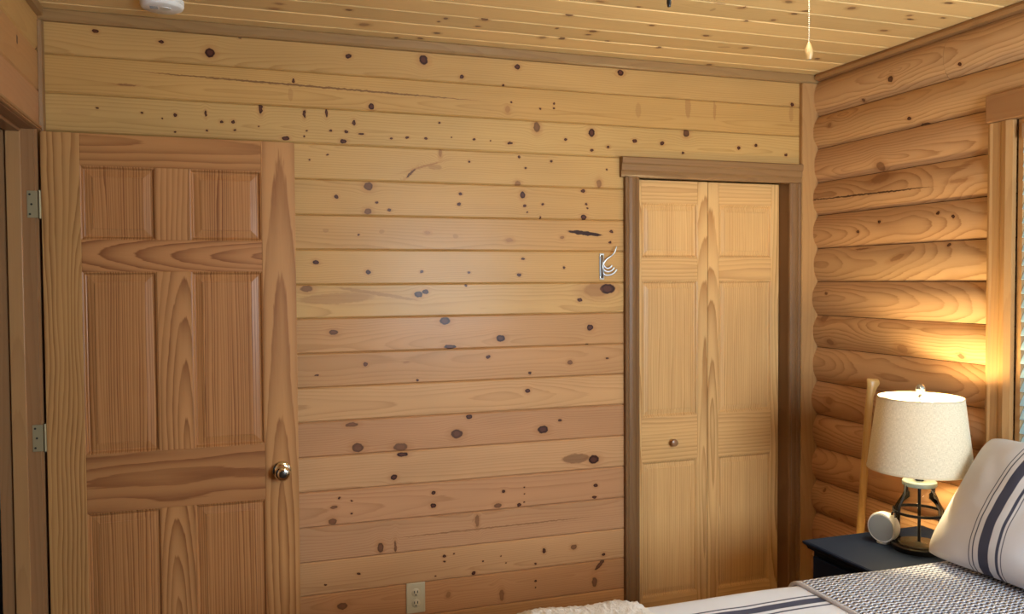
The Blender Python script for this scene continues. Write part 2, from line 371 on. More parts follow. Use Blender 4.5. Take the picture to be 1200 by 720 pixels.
# ------------------------------------------------------------------ left wall with the bedroom doorway
wall_left = struct('wall_left', [(XL-.10, XL-.018, DY0+.0195, .12, 0, H), (XL-.10, XL-.018, YF, DY1-.0195, 0, H), (XL-.10, XL-.018, DY1-.0195, DY0+.0195, DH+.0195, H)], M_dark)
for i, (zt, zb) in enumerate(zip(tops, bots)):
    segs = [(YF, -.001)] if zb > DH else [(YF, DY1-.02), (DY0+.02, -.001)]
    for si, (y0, y1) in enumerate(segs):
        k = TB[(i*5+3) % len(TB)]
        ks = []
        if zb > 2.0:
            for px, py, rx, ry in ((20,46,1.5,5),(43,57,1,2),(44,30,1,2)):
                p = onX(px, py, XL)
                if zb < p.z <= zt: ks.append((p.y-y0, p.z-zb, rx*.006, ry*.003, 1.0, 0))
        m = wood('pine_side_%d_%d' % (i, si), 'Y', 'Z', tint(PINE, k), tint(PINE_L, k), seed=80+i, dens=110, v0=.03, w0=.04, tilt=.015, contrast=.3, knots=ks, coat=.2)
        vs = plank_prof(zt-zb)
        prism('plank', [(-a, b) for a, b in vs], y1-y0, 'Y', m, (XL, y0, zb), wall_left)
# front wall (behind the camera) with window_2
M_pine_plain = wood('pine_front', 'X', 'Z', PINE, PINE_L, seed=3, dens=100, contrast=.3)
wall_front = struct('wall_front', [(XL-.12, 1.13, YF-.12, YF, 0, H), (2.27, XR+.16, YF-.12, YF, 0, H), (1.13, 2.27, YF-.12, YF, 0, .95), (1.13, 2.27, YF-.12, YF, 2.07, H)], M_pine_plain)
M_floor = wood('floor_boards', 'X', 'Y', (.26, .13, .055), (.16, .07, .028), seed=9, dens=60, contrast=.5)
floor = struct('floor', [(-2.0, XR+.16, YF-.12, .9, -.06, 0)], M_floor)
# hall beyond the doorway and the inside of the closet
M_navy_wall = flat('hall_paint', (.10, .16, .30), .8)
struct('wall_hall', [(-1.95, -1.90, YF, .12, 0, H), (-1.95, XL-.10, .12, .17, 0, H), (-1.95, XL-.10, YF-.05, YF, 0, H)], M_navy_wall)
struct('wall_closet', [(C0-.07, C0-.02, .12, .72, 0, H), (C1+.02, C1+.07, .12, .72, 0, H), (C0-.07, C1+.07, .72, .77, 0, H)], M_pine_plain)

# ------------------------------------------------------------------ ceiling planks
ceiling = struct('ceiling', [(-1.95, XR+.16, YF-.12, .77, H+.018, H+.08)], M_dark)
edges = [0.0] + [-.083-.1318*k for k in range(0, 29)]
edges = [e for e in edges if e > YF] + [YF]
CEIL = (.74, .515, .235); CEIL_L = (.47, .27, .095)
for i in range(len(edges)-1):
    y1, y0 = edges[i], edges[i+1]; h = y1-y0; ks = []
    for px, py, rx, ry, st in CKN:
        p = onZ(px, py, H)
        if y0 < p.y <= y1:
            sx = (onZ(px+1, py, H)-p).length; sy = abs((onZ(px, py+1, H)-p).y)
            ks.append((p.x-XL, p.y-y0, max(.006, rx*sx), max(.006, ry*sy*.8), st, random.uniform(-.2, .2)))
    if i > 4:
        for q in range(9): ks.append((random.uniform(.1, 3.1), random.uniform(.02, .11), random.uniform(.008, .018), random.uniform(.006, .01), random.uniform(.6, 1), 0))
    q = 1 + .10*math.sin(i*2.1)
    m = wood('ceiling_pine_%d' % i, 'X', 'Y', tint(CEIL, (q, q, q)), tint(CEIL_L, (q, q, q)), seed=120+i, dens=110, v0=random.uniform(0, .13), w0=random.uniform(.02, .06),
             tilt=random.uniform(-.02, .02), contrast=.32, knots=ks, coat=.2)
    c = .006
    prism('plank', [(.0006, c), (c, 0), (h-c, 0), (h-.0006, c), (h-.0006, .018), (.0006, .018)], XR-XL, 'X', m, (XL, y0, H), ceiling)

# ------------------------------------------------------------------ trims
TRIM = (.24, .125, .055); TRIM_L = (.15, .07, .03)
def trimwood(name, g, a, base=TRIM, late=TRIM_L, s=1, **kw): return wood(name, g, a, tint(base, (1.0, 1.05, 1.0)), tint(late, (1.0, 1.04, 1.0)), seed=s, dens=90, w0=.05, contrast=.5, rough=.42, coat=.1, **kw)
def trim(nm, prof, L, ax, mat, loc):
    o = prism(nm, prof, L, ax, mat, loc); o['kind'] = 'structure'; return o
m = trimwood('crown_trim', 'X', 'Z', (.30, .165, .07), (.20, .10, .04), 5)
trim('trim_1', [(-.001, 0), (-.014, .002), (-.020, .010), (-.022, .036), (-.020, .0405), (-.001, .0405)], XR-XL, 'X', m, (XL, 0, H-.041))
m = trimwood('crown_trim_right', 'Y', 'Z', (.36, .18, .075), (.25, .115, .045), 6)
trim('trim_2', [(0, 0), (-.030, .003), (-.034, .016), (-.026, .0295), (0, .0295)], -YF-.03, 'Y', m, (XR, YF, H-.030))
m = trimwood('crown_trim_left', 'Y', 'Z', (.32, .17, .07), (.22, .11, .045), 7)
trim('trim_3', [(.001, 0), (.018, .003), (.020, .030), (.001, .0305)], -YF-.03, 'Y', m, (XL, YF, H-.031))
m = trimwood('corner_strip', 'Z', 'X', (.27, .14, .06), (.18, .085, .035), 8)
trim('trim_4', [(.001, -.001), (.001, -.026), (.012, -.022), (.016, -.006), (.016, -.001)], .385, 'Z', m, (XL, 0, 2.047))
m = trimwood('corner_post', 'Z', 'X', (.40, .205, .085), (.27, .125, .048), 9)
trim('trim_5', [(0, -.001), (0, -.020), (.003, -.024), (.078, -.024), (.090, -.020), (.090, -.001)], H-.042, 'Z', m, (2.447, 0, 0))
# closet casing: fluted boards, darker stain
cas = empty('trim_6', (C0-.03, 0, 0), kind='structure')
def casing_prof(w, th=.022):           # across, depth (towards the room is negative)
    a = w/10
    return [(0, -.001), (0, -th), (a*1.2, -th-.004), (a*2.2, -th), (a*3, -th+.006), (a*5, -th+.004), (a*7, -th+.006), (a*8, -th+.001), (a*9.4, -th+.003), (w, -th+.008), (w, -.001)]
mz = trimwood('casing_side', 'Z', 'X', (.20, .100, .045), (.12, .055, .025), 11)
mx = trimwood('casing_head', 'X', 'Z', (.25, .13, .058), (.16, .075, .032), 12)
wl = .068
prism('casing', casing_prof(wl), CH-.010, 'Z', mz, (C0-wl-.002, 0, 0), cas)
prism('casing', [(.058-a*.85, b) for a, b in casing_prof(wl)], CH-.010, 'Z', mz, (C1-.002, 0, 0), cas)
prism('head_casing', [(-.001, 0), (-.016, .002), (-.020, .010), (-.018, .024), (-.024, .030), (-.026, .052), (-.032, .058), (-.034, .080), (-.030, .085), (-.001, .085)], 2.447-C0+.088, 'X', mx, (C0-.088, 0, CH-.010), cas)
box('jamb', C0-.018, C0, .0, .119, 0, CH+.005, mz, cas); box('jamb', C1, C1+.018, .0, .119, 0, CH+.005, mz, cas)
box('head_jamb', C0-.018, C1+.018, .0, .119, CH+.005, CH+.019, mx, cas)

# ------------------------------------------------------------------ panel doors
DOORC = (.45, .215, .080); DOORL = (.15, .045, .012)
def raised_panel(name, w, h, mat, loc, parent, d=.010, edge=.020):
    """concentric rings: moulded edge, flat groove, bevel, raised field; faces -y"""
    rings = [(0, 0), (.004, .0012), (.009, d*.9), (.012, d), (.014, d), (.015, d*.88), (.015+edge, d*.55), (.0155+edge, d*.35), (.018+edge, d*.30)]
    vs, fs = [], []
    for ins, dep in rings:
        vs += [(-w/2+ins, dep, -h/2+ins), (w/2-ins, dep, -h/2+ins), (w/2-ins, dep, h/2-ins), (-w/2+ins, dep, h/2-ins)]
    for i in range(len(rings)-1):
        for k in range(4): k2 = (k+1) % 4; fs.append((4*i+k, 4*i+k2, 4*i+4+k2, 4*i+4+k))
    n = len(vs); fs.append((n-4, n-3, n-2, n-1))
    vs += [(-w/2, .028, -h/2), (w/2, .028, -h/2), (w/2, .028, h/2), (-w/2, .028, h/2)]
    for k in range(4): k2 = (k+1) % 4; fs.append((k2, k, n+k, n+k2))
    fs.append((n+3, n+2, n+1, n))
    return put(name, fixn(mesh(name, vs, fs)), loc, mat, parent)
def door_piece(name, x0, x1, z0, z1, y, th, mat, parent): return box(name, x0, x1, y, y+th, z0, z1, mat, parent, bev=.0012, seg=1)
_ds = [0]
def doorwood(kind, **kw):
    _ds[0] += 1; s = 200+_ds[0]*1.7
    d = dict(seed=s, dens=85, v0=random.uniform(-.03, .03), w0=random.uniform(.01, .03), tilt=random.choice((-1, 1))*random.uniform(.04, .07), wob=.036, contrast=.95, rough=.42, coat=.08, uscale=1.6, fiber=.12, sharp=1.8)
    if kind == 'panel': d.update(dens=118, v0=random.uniform(.25, .4), w0=.10, tilt=.0, wob=.022, contrast=1.0, sharp=1.4, uscale=1.0, fiber=.35, irr=.024)
    base, late = kw.pop('base', DOORC), kw.pop('late', DOORL)
    d.update(kw)
    g = 'X' if kind == 'rail' else 'Z'
    return wood('door_%s_%d' % (kind, _ds[0]), g, 'Z' if g == 'X' else 'X', base, late, **d)

# door_1: six-panel door swung open against the back wall
YD = -.120; DX0, DX1 = -.588, .216; DZ0, DZ1 = .012, 2.046
door = empty('door_1', (DX0, YD+.0175, 0), 'open six-panel orange pine door swung back against the plank wall', None, 'structure')
xs = [(-.473, -.244), (-.135, .101)]
zsP = [(1.695, 1.940), (.975, 1.588), (.255, .777)]
sl, sr = xs[0][0], xs[1][1]
door_piece('stile', DX0, sl, DZ0, DZ1, YD, .035, doorwood('stile', base=(.47, .245, .088), late=(.20, .075, .022), v0=.085, w0=.03, tilt=.035, dens=75, contrast=1.0, wob=.055), door)
door_piece('stile', sr, DX1, DZ0, DZ1, YD, .035, doorwood('stile', base=(.46, .228, .084), late=(.20, .07, .021), v0=.0, w0=.035, tilt=.055, dens=48, contrast=1.0, wob=.025), door)
zr = [(DZ1, 1.940), (1.695, 1.588), (.975, .777), (.255, DZ0)]
for i, (a, b) in enumerate(zr):
    door_piece('rail', sl, sr, b, a, YD+.0004, .0342, doorwood('rail', base=tint(DOORC, ((.92, .9, .85), (.95, .9, .9), (.85, .8, .8), (.9, .85, .85))[i]), v0=(.03, 0, 0, .02)[i], wob=(.03, .02, .11, .03)[i], w0=(.02, .045, .03, .02)[i], tilt=(.05, -.12, .05, .04)[i], dens=(45, 80, 24, 60)[i], contrast=(.7, 1, .85, .8)[i]), door)
for i, (b, a) in enumerate([(z0, z1) for z0, z1 in zsP]):
    door_piece('mullion', xs[0][1], xs[1][0], b, a, YD+.0004, .0342, doorwood('stile', w0=.03, tilt=(.0, .09, .10)[i], dens=62, v0=(.1, .03, .0)[i]), door)
    for (x0, x1) in xs:
        raised_panel('raised_panel', x1-x0, a-b, doorwood('panel', base=tint(DOORC, (.97, .93, .9))), ((x0+x1)/2, YD+.0006, (a+b)/2), door)
# knob with key cylinder on the lock rail side
kc = Vector((.157, YD, .876))
ro = lathe('rose', [(.0001, .010), (.020, .010), (.030, .007), (.034, .002), (.034, 0)], M_chrome, kc, door, rot=(PI/2, 0, 0))
kn = lathe('knob', [(.012, 0), (.012, .022), (.016, .028), (.025, .034), (.0275, .046), (.026, .054), (.019, .060), (.013, .061)], M_chrome, kc+Vector((0, -.008, 0)), door, rot=(PI/2, 0, 0))
lathe('key_cylinder', [(.0127, 0), (.0127, .004), (.0105, .005), (.0001, .005)], flat('cylinder_dark', (.05, .045, .04), .3, .8), (kc.x, kc.y-.068, kc.z), door, rot=(PI/2, 0, 0))
box('keyway', kc.x-.001, kc.x+.001, YD-.0745, YD-.072, kc.z-.005, kc.z+.005, M_slot, door)
# hinges
M_hinge = flat('hinge_steel', (.34, .28, .16), .5, .45)
for zc in (1.808, 1.042, .28):
    hg = box('hinge_leaf', -.629, -.598, DY0-.0022, DY0-.0002, zc-.044, zc+.044, M_hinge, door, bev=.0008, seg=1)
    for dx, dz in ((-.010, -.032), (-.004, 0), (-.010, .032)):
        lathe('screw', [(.0001, .0012), (.003, .001), (.0036, 0)], M_slot, (-.613+dx*.8, DY0-.0023, zc+dz), hg, n=10, rot=(PI/2, 0, 0))
    lathe('pin', [(.0045, -.046), (.0045, .046)], M_hinge, (-.5925, DY0+.001, zc), hg, n=12)

# doorway jamb, stop and casing
jam = empty('trim_7', (XL-.06, DY0, 0), kind='structure')
mjz = trimwood('jamb_wood', 'Z', 'X', (.30, .145, .066), (.20, .088, .036), 21)
mjs = trimwood('stop_wood', 'Z', 'X', (.40, .20, .085), (.28, .125, .05), 22)
mjy = trimwood('jamb_head_wood', 'Y', 'X', (.30, .135, .06), (.2, .085, .034), 23)
box('jamb', XL-.119, XL+.001, DY0, DY0+.019, 0, DH+.019, mjz, jam); box('jamb', XL-.119, XL+.001, DY1-.019, DY1, 0, DH+.019, mjz, jam)
box('head_jamb', XL-.119, XL+.001, DY1, DY0, DH, DH+.019, mjy, jam)
box('door_stop', XL-.079, XL-.036, DY0-.011, DY0-.0003, 0, DH-.0003, mjs, jam, bev=.002); box('door_stop', XL-.079, XL-.036, DY1+.0003, DY1+.011, 0, DH-.0003, mjs, jam, bev=.002)
box('head_stop', XL-.079, XL-.036, DY1+.011, DY0-.011, DH-.011, DH-.0003, mjy, jam, bev=.002)
hc = [(0, -.004), (.010, -.004), (.014, -.002), (.013, .002), (.017, .004), (.017, .011), (.012, .013), (0, .013)]
prism('head_casing', hc, DY0-DY1+.11, 'Y', trimwood('door_head_casing', 'Y', 'Z', (.36, .175, .075), (.24, .11, .045), 24), (XL, DY1-.055, DH+.006), jam)
prism('casing', [(0, 0), (.015, 0), (.012, -.05), (0, -.05)], DH+.006, 'Z', mjz, (XL, DY1-.005, 0), jam)
prism('casing', [(0, 0), (.010, 0), (.010, .05), (0, .05)], DH+.006, 'Z', mjz, (XL, DY0+.006, 0), jam)

# door_2: bifold closet door, two leaves of three panels
CY = .060
bif = empty('door_2', ((C0+C1)/2, CY+.014, 0), 'bifold closet door of two pine leaves with small round knob', None, 'structure')
BC = (.66, .40, .165); BL = (.31, .130, .036)
mid = 2.0115
zc = [(1.648, 1.885), (.948, 1.545), (.150, .752)]
ctop, cbot = 1.984, .02
for leaf, (x0, x1, p0, p1) in enumerate(((C0+.002, mid-.001, C0+.046, 1.960), (mid+.001, C1-.002, 2.068, 2.345))):
    door_piece('stile', x0, p0, cbot, ctop, CY, .028, doorwood('stile', base=BC, late=BL, dens=60), bif)
    door_piece('stile', p1, x1, cbot, ctop, CY, .028, doorwood('stile', base=BC, late=BL, dens=60), bif)
    for i, (a, b) in enumerate([(ctop, zc[0][1]), (zc[0][0], zc[1][1]), (zc[1][0], zc[2][1]), (zc[2][0], cbot)]):
        if i == 3: b = cbot
        door_piece('rail', p0, p1, min(a, b), max(a, b), CY+.0004, .0272, doorwood('rail', base=tint(BC, (1, .98, .96)), late=BL, dens=60, w0=.012, tilt=.02, contrast=.6), bif)
    for (a, b) in zc:
        raised_panel('raised_panel', p1-p0, b-a, doorwood('panel', base=BC, late=tint(BL, (1.15, 1.15, 1.15)), contrast=.6), ((p0+p1)/2, CY+.0006, (a+b)/2), bif, d=.009, edge=.016)
lathe('knob', [(.007, 0), (.007, .010), (.010, .014), (.0155, .020), (.017, .026), (.015, .032), (.008, .035), (.0001, .0355)], flat('knob_wood', (.30, .15, .07), .3), (1.830, CY, .834), bif, n=24, rot=(PI/2, 0, 0))
# ------------------------------------------------------------------ window_1 in the log wall
win = empty('window_1', (XR, (WY0+WY1)/2, WZ0), kind='structure')
mwz = trimwood('window_casing_wood', 'Z', 'Y', (.40, .20, .08), (.28, .125, .048), 31)
mwy = trimwood('window_head_wood', 'Y', 'Z', (.34, .155, .065), (.24, .10, .04), 32)
def wcas(w): return [(0, 0), (0, .002), (-.024, .002), (-.026, .012), (-.022, .020), (-.020, .048), (-.024, .056), (-.027, .074), (-.022, w-.010), (-.018, w), (0, w)]
wc = .094
pr = [(a, -b) for a, b in wcas(wc)]
prism('casing', [(a-.018, b+wc) for a, b in pr], WZ1-WZ0+.02, 'Z', mwz, (XR, WY0+.006, WZ0-.02), win)
prism('casing', [(a-.018, -b-wc) for a, b in pr], WZ1-WZ0+.02, 'Z', mwz, (XR, WY1-.006, WZ0-.02), win)
box('head_casing', XR-.050, XR-.0, WY1-.10, WY0+.104, WZ1+.002, WZ1+.098, mwy, win, bev=.004)
box('sill', XR-.075, XR+.10, WY1-.12, WY0+.115, WZ0-.045, WZ0-.02, mwy, win, bev=.004)
for (a, b) in ((WY0-.018, WY0), (WY1, WY1+.018)): box('jamb', XR-.017, XR+.16, a, b, WZ0-.02, WZ1, mwz, win)
box('head_jamb', XR-.017, XR+.16, WY1+.018, WY0-.018, WZ1-.018, WZ1, mwy, win)
M_sash = flat('sash_white', (.62, .60, .55), .4)
y0, y1 = WY1+.018, WY0-.018
sash = [(y0, y0+.045, WZ0-.02, WZ1-.018), (y1-.045, y1, WZ0-.02, WZ1-.018), (y0+.045, y1-.045, WZ0-.02, WZ0+.03), (y0+.045, y1-.045, WZ1-.065, WZ1-.018), (y0+.045, y1-.045, 1.48, 1.52)]
for a, b, c, d in sash: box('sash', XR+.10, XR+.135, a, b, c, d, M_sash, win, bev=.002, seg=1)
tg = NT('window_glass')
fr = tg.n('ShaderNodeFresnel'); fr.inputs[0].default_value = 1.45
tr = tg.n('ShaderNodeBsdfTransparent'); gl = tg.n('ShaderNodeBsdfGlossy'); gl.inputs['Roughness'].default_value = .02
mx_ = tg.n('ShaderNodeMixShader'); tg.l(fr.outputs[0], mx_.inputs[0]); tg.l(tr.outputs[0], mx_.inputs[1]); tg.l(gl.outputs[0], mx_.inputs[2]); tg.l(mx_.outputs[0], tg.out.inputs[0])
M_glass = tg.m
box('pane', XR+.115, XR+.119, y0+.045, y1-.045, WZ0+.03, 1.48, M_glass, win); box('pane', XR+.115, XR+.119, y0+.045, y1-.045, 1.52, WZ1-.065, M_glass, win)
# venetian blind hanging in the window
M_slat = NT('blind_slat'); 
_d = M_slat.n('ShaderNodeBsdfDiffuse'); _d.inputs[0].default_value = (.58, .74, .76, 1); _t = M_slat.n('ShaderNodeBsdfTranslucent'); _t.inputs[0].default_value = (.50, .72, .75, 1)
_m = M_slat.n('ShaderNodeMixShader'); _m.inputs[0].default_value = .35; M_slat.l(_d.outputs[0], _m.inputs[1]); M_slat.l(_t.outputs[0], _m.inputs[2]); M_slat.l(_m.outputs[0], M_slat.out.inputs[0]); M_slat = M_slat.m
bl = empty('window_blind', (XR-.012, (y0+y1)/2, WZ0), 'pale blue-white slatted venetian blind hanging in the log wall window', 'blind')
box('headrail', XR-.036, XR+.012, y0+.008, y1-.008, WZ1-.068, WZ1-.020, flat('blind_rail', (.34, .20, .11), .5), bl, bev=.003)
n_sl = 23; zt_, zb_ = WZ1-.095, WZ0+.02
pts = []
for k in range(7):
    a = -1+2*k/6; pts.append((a*.024, .0025*(1-a*a)))
prof = [(x, z+.0012) for x, z in pts] + [(x, z-.0012) for x, z in pts[::-1]]
ang = math.radians(58); ca, sa = math.cos(ang), math.sin(ang)
prof = [(x*ca-z*sa, x*sa+z*ca) for x, z in prof]
L_ = (y1-.006)-(y0+.006)
vs = [(x, t_, z) for t_ in (-L_/2, L_/2) for x, z in prof]; n_ = len(prof)
sl_me = fixn(mesh('slat', vs, [(i, (i+1) % n_, n_+(i+1) % n_, n_+i) for i in range(n_)]+[tuple(range(n_)), tuple(range(n_, 2*n_))[::-1]]))
sl_me.materials.append(M_slat)
for k in range(n_sl): put('slat', sl_me, (XR-.012, (y0+y1)/2, zt_+(zb_-zt_)*k/(n_sl-1)), None, bl)
box('bottom_rail', XR-.034, XR+.010, y0+.014, y1-.014, WZ0-.018, WZ0-.002, M_slat, bl, bev=.003)
for yy in (y1-.12, y0+.12): tube('ladder_cord', [(XR-.034, yy, WZ1-.07), (XR-.034, yy, WZ0-.01)], .0012, M_white, bl, 6)
# window_2 in the front wall, behind the camera
w2 = empty('window_2', (1.70, YF, .95), kind='structure')
for a, b, c, d in ((1.13, 1.19, .95, 2.07), (2.21, 2.27, .95, 2.07), (1.19, 2.21, .95, 1.0), (1.19, 2.21, 2.02, 2.07)): box('frame', a, b, YF-.03, YF+.02, c, d, mwz, w2)

# ------------------------------------------------------------------ wall outlet and coat hook
oc = Vector((.663, 0, .308))
out = empty('wall_outlet', oc, 'almond duplex power outlet low on the plank wall', 'outlet')
box('cover_plate', oc.x-.0375, oc.x+.0375, -.007, -.0005, oc.z-.060, oc.z+.060, M_almond, out, bev=.003)
for dz in (-.021, .021):
    rc = lathe('receptacle', [(.0001, .0030), (.0155, .0030), (.0168, .002), (.0168, 0)], M_almond, (oc.x, -.0065, oc.z+dz), out, n=28, rot=(PI/2, 0, 0))
    for dx in (-.0063, .0063): box('slot', oc.x+dx-.0016, oc.x+dx+.0016, -.0104, -.0090, oc.z+dz-.001, oc.z+dz+.0085, M_slot, rc)
    lathe('ground_hole', [(.0001, .0012), (.0028, .0012), (.0028, 0)], M_slot, (oc.x, -.0092, oc.z+dz-.0085), rc, n=12, rot=(PI/2, 0, 0))
lathe('screw', [(.0001, .0015), (.0028, .0012), (.0032, 0)], M_almond, (oc.x, -.0068, oc.z), out, n=12, rot=(PI/2, 0, 0))

hk = empty('coat_hook', onY(706, 313, -.004), 'silver multi-prong coat hook beside the closet door', 'hook')
def hp(x, y, Y=-.016): return onY(x, y, Y)
a = hp(702.5, 297, -.004); b = hp(708, 328, -.004)
box('backplate', a.x, b.x, -.0060, -.0005, b.z, a.z, M_steel, hk, bev=.002)
tube('pivot_rod', [hp(706, 299, -.013), hp(706.3, 326.5, -.013)], .0042, M_steel, hk, 10)
for nm, pts_ in (('long_arm', [(706.5, 311), (708.5, 307), (712, 303), (717, 299.5), (720.5, 295), (722.5, 289)]),
                 ('prong', [(706.5, 307), (708, 312), (711, 314.5), (714.5, 314), (717.5, 311)]),
                 ('prong', [(706.5, 314.5), (709, 317.5), (713, 318.5), (717, 317), (720, 313.5)]),
                 ('prong', [(706.5, 320), (709.5, 322.5), (714, 322.5), (719, 320.5), (723, 316)])):
    P_ = [hp(x, y, -.014-.002*i) for i, (x, y) in enumerate(pts_)]
    # smooth the polyline
    Q = []
    for i in range(len(P_)-1):
        for k in range(4):
            t_ = k/4; p_1 = P_[max(i-1, 0)]; p0 = P_[i]; p1 = P_[i+1]; p2 = P_[min(i+2, len(P_)-1)]
            Q.append(.5*((2*p0)+(p1-p_1)*t_+(2*p_1-5*p0+4*p1-p2)*t_**2+(3*p0-p_1-3*p1+p2)*t_**3))
    Q.append(P_[-1]); tube(nm, Q, .0030, M_steel, hk, 8)
for py in (300, 325): lathe('screw', [(.0001, .002), (.003, .0016), (.0036, 0)], M_chrome, hp(704, py, -.0060), hk, n=12, rot=(PI/2, 0, 0))

# ------------------------------------------------------------------ smoke detector on the ceiling
sdp = onZ(190, 0, H-.03); sdp = Vector((-.205, -.215, H))
sd = empty('smoke_detector', sdp, 'round white smoke detector on the plank ceiling', 'smoke detector')
lathe('mounting_base', [(.0001, -.0005), (.068, -.0005), (.068, -.010), (.064, -.012), (.0001, -.012)], M_white, sdp, sd, n=48)
lathe('cover', [(.066, -.010), (.068, -.016), (.064, -.025), (.058, -.028), (.0001, -.029)], M_white, sdp, sd, n=48)
lathe('test_button', [(.016, -.0285), (.016, -.031), (.0001, -.0315)], flat('button_grey', (.62, .62, .60), .5), sdp+Vector((.012, -.012, 0)), sd, n=24)
for k in range(3): box('vent_slot', sdp.x-.036, sdp.x-.012, sdp.y-.024+k*.010, sdp.y-.020+k*.010, H-.0298, H-.0285, flat('slot_grey%d' % k, (.25, .25, .25), .6), sd)

# ------------------------------------------------------------------ ceiling fan with light kit (above the frame), pull chains hang into view
FC = Vector((.96, -1.83, H))
fan = empty('ceiling_fan', FC, 'ceiling fan whose beaded pull chain with wooden fob hangs into view', 'ceiling fan')
M_bronze = flat('fan_bronze', (.06, .04, .03), .35, .8)
lathe('canopy', [(.075, -.0005), (.075, -.03), (.05, -.05)], M_bronze, FC, fan, n=40)
lathe('motor_housing', [(.05, -.05), (.115, -.065), (.125, -.10), (.125, -.165), (.10, -.19), (.06, -.2)], M_bronze, FC, fan, n=40)
lathe('light_fitter', [(.055, -.2), (.055, -.225), (.03, -.235), (.0001, -.236)], M_bronze, FC, fan, n=32)
M_blade = wood('fan_blade_wood', 'X', 'Y', (.16, .07, .03), (.09, .04, .02), seed=77, dens=80)
vs = []; nb = 8
outl = [(.17, -.045), (.30, -.058), (.48, -.062), (.535, -.050), (.55, -.02), (.55, .02), (.535, .050), (.48, .062), (.30, .058), (.17, .045)]
for z in (-.003, .003): vs += [(x, y, z) for x, y in outl]
nn = len(outl)
bl_me = fixn(mesh('blade', vs, [tuple(range(nn))[::-1], tuple(range(nn, 2*nn))]+[(i, (i+1) % nn, nn+(i+1) % nn, nn+i) for i in range(nn)]))
bl_me.materials.append(M_blade)
ir_me = boxes_mesh('blade_iron', [(.08, .20, -.014, .014, .004, .009)], .001, 1); ir_me.materials.append(M_bronze)
for k in range(5):
    a = 2*PI*k/5+.35
    b_ = put('blade', bl_me, FC+Vector((0, 0, -.172)), None, fan, rot=(.16, 0, a)); put('blade_iron', ir_me, FC+Vector((0, 0, -.172)), None, fan, rot=(.16, 0, a))
tb = NT('lit_globe'); em = tb.n('ShaderNodeEmission'); em.inputs[0].default_value = (*FAN_C, 1); em.inputs[1].default_value = FAN_E; tb.l(em.outputs[0], tb.out.inputs[0])
for k in range(3):
    a = 2*PI*k/3+.2; d = Vector((math.cos(a), math.sin(a), 0))
    ar = tube('light_arm', [FC+Vector((0, 0, -.215))+d*.04, FC+Vector((0, 0, -.212))+d*.08, FC+Vector((0, 0, -.222))+d*.105], .007, M_bronze, fan, 8)
    lathe('light_globe', [(.0001, -.055)] + [(.055*math.sin(t_), -.055*math.cos(t_)) for t_ in [PI*j/12 for j in range(1, 11)]] + [(.022, .048)], tb.m, FC+Vector((0, 0, -.272))+d*.125, fan, n=24)
M_chain = flat('chain_brass', (.42, .38, .30), .4, .8)
def chain(px, t_, z_end, fob_mat, fob_prof, flab):
    p = CAM+ray(px, 40)*t_
    x, y = p.x, p.y
    d = Vector((x-FC.x, y-FC.y, 0)); dn = d.normalized()
    top = FC+Vector((0, 0, -.19))+dn*.095
    bm = bmesh.new(); z = H-.215
    n_b = int((z-(z_end+.03))/.0042)
    for k in range(n_b):
        bmesh.ops.create_icosphere(bm, subdivisions=1, radius=.0019, matrix=Matrix.Translation((0, 0, -.0042*k)))
    me = bpy.data.meshes.new('pull_chain'); bm.to_mesh(me); bm.free()
    c = put('pull_chain', me, (x, y, z), M_chain, fan, True); 
    tube('chain_arm', [top, FC+dn*(d.length*.75)+Vector((0, 0, -.195)), Vector((x, y, z+.004))], .0022, M_bronze, fan, 6)
    f = lathe('fob', fob_prof, fob_mat, (x, y, z_end), c, n=16); f['label'] = flab
    return c
zf = (CAM+ray(948, 70)*1.72).z
chain(948, 1.72, zf, flat('fob_wood', (.34, .215, .09), .4), [(.0001, 0), (.0055, .0005), (.0085, .010), (.0078, .020), (.004, .032), (.0015, .036), (.0001, .036)], 'small turned wooden fob')
zf = (CAM+ray(784, 9)*1.56).z
chain(784, 1.56, zf, flat('fob_black', (.02, .02, .02), .2, .3), [(.0001, 0), (.003, .001), (.0045, .008), (.004, .03), (.0015, .036), (.0001, .036)], 'small black fob')

# ------------------------------------------------------------------ nightstand
TZ = .600; NX0, NX1, NY0, NY1 = 1.954, 2.505, -1.052, -.674
M_navy = flat('navy_paint', (.006, .012, .031), .6, spec=.10)
ns = empty('nightstand', ((NX0+NX1)/2, (NY0+NY1)/2, 0), 'dark navy painted nightstand between bed and log wall', 'nightstand')
tp = [(0, 0), (.004, -.004), (.010, -.006), (.012, -.012), (.006, -.022), (.016, -.030)]
bm = bmesh.new(); rings = []
for ins, z in [(.006, 0), (.001, -.003), (0, -.009), (.004, -.014), (.010, -.017), (.014, -.028)]:
    rings.append([bm.verts.new((x, y, z)) for x, y in ((NX0+ins, NY0+ins), (NX1-ins, NY0+ins), (NX1-ins, NY1-ins), (NX0+ins, NY1-ins))])
bm.faces.new(rings[0]); bm.faces.new(rings[-1][::-1])
for a, b in zip(rings[:-1], rings[1:]):
    for k in range(4): bm.faces.new((a[k], b[k], b[(k+1) % 4], a[(k+1) % 4]))
bmesh.ops.recalc_face_normals(bm, faces=bm.faces)
me = bpy.data.meshes.new('top'); bm.to_mesh(me); bm.free()
for v in me.vertices: v.co -= Vector(((NX0+NX1)/2, (NY0+NY1)/2, 0))
put('top', me, ((NX0+NX1)/2, (NY0+NY1)/2, TZ), M_navy, ns)
box('body', NX0+.034, NX1-.02, NY0+.022, NY1-.022, .10, TZ-.028, M_navy, ns, bev=.002)
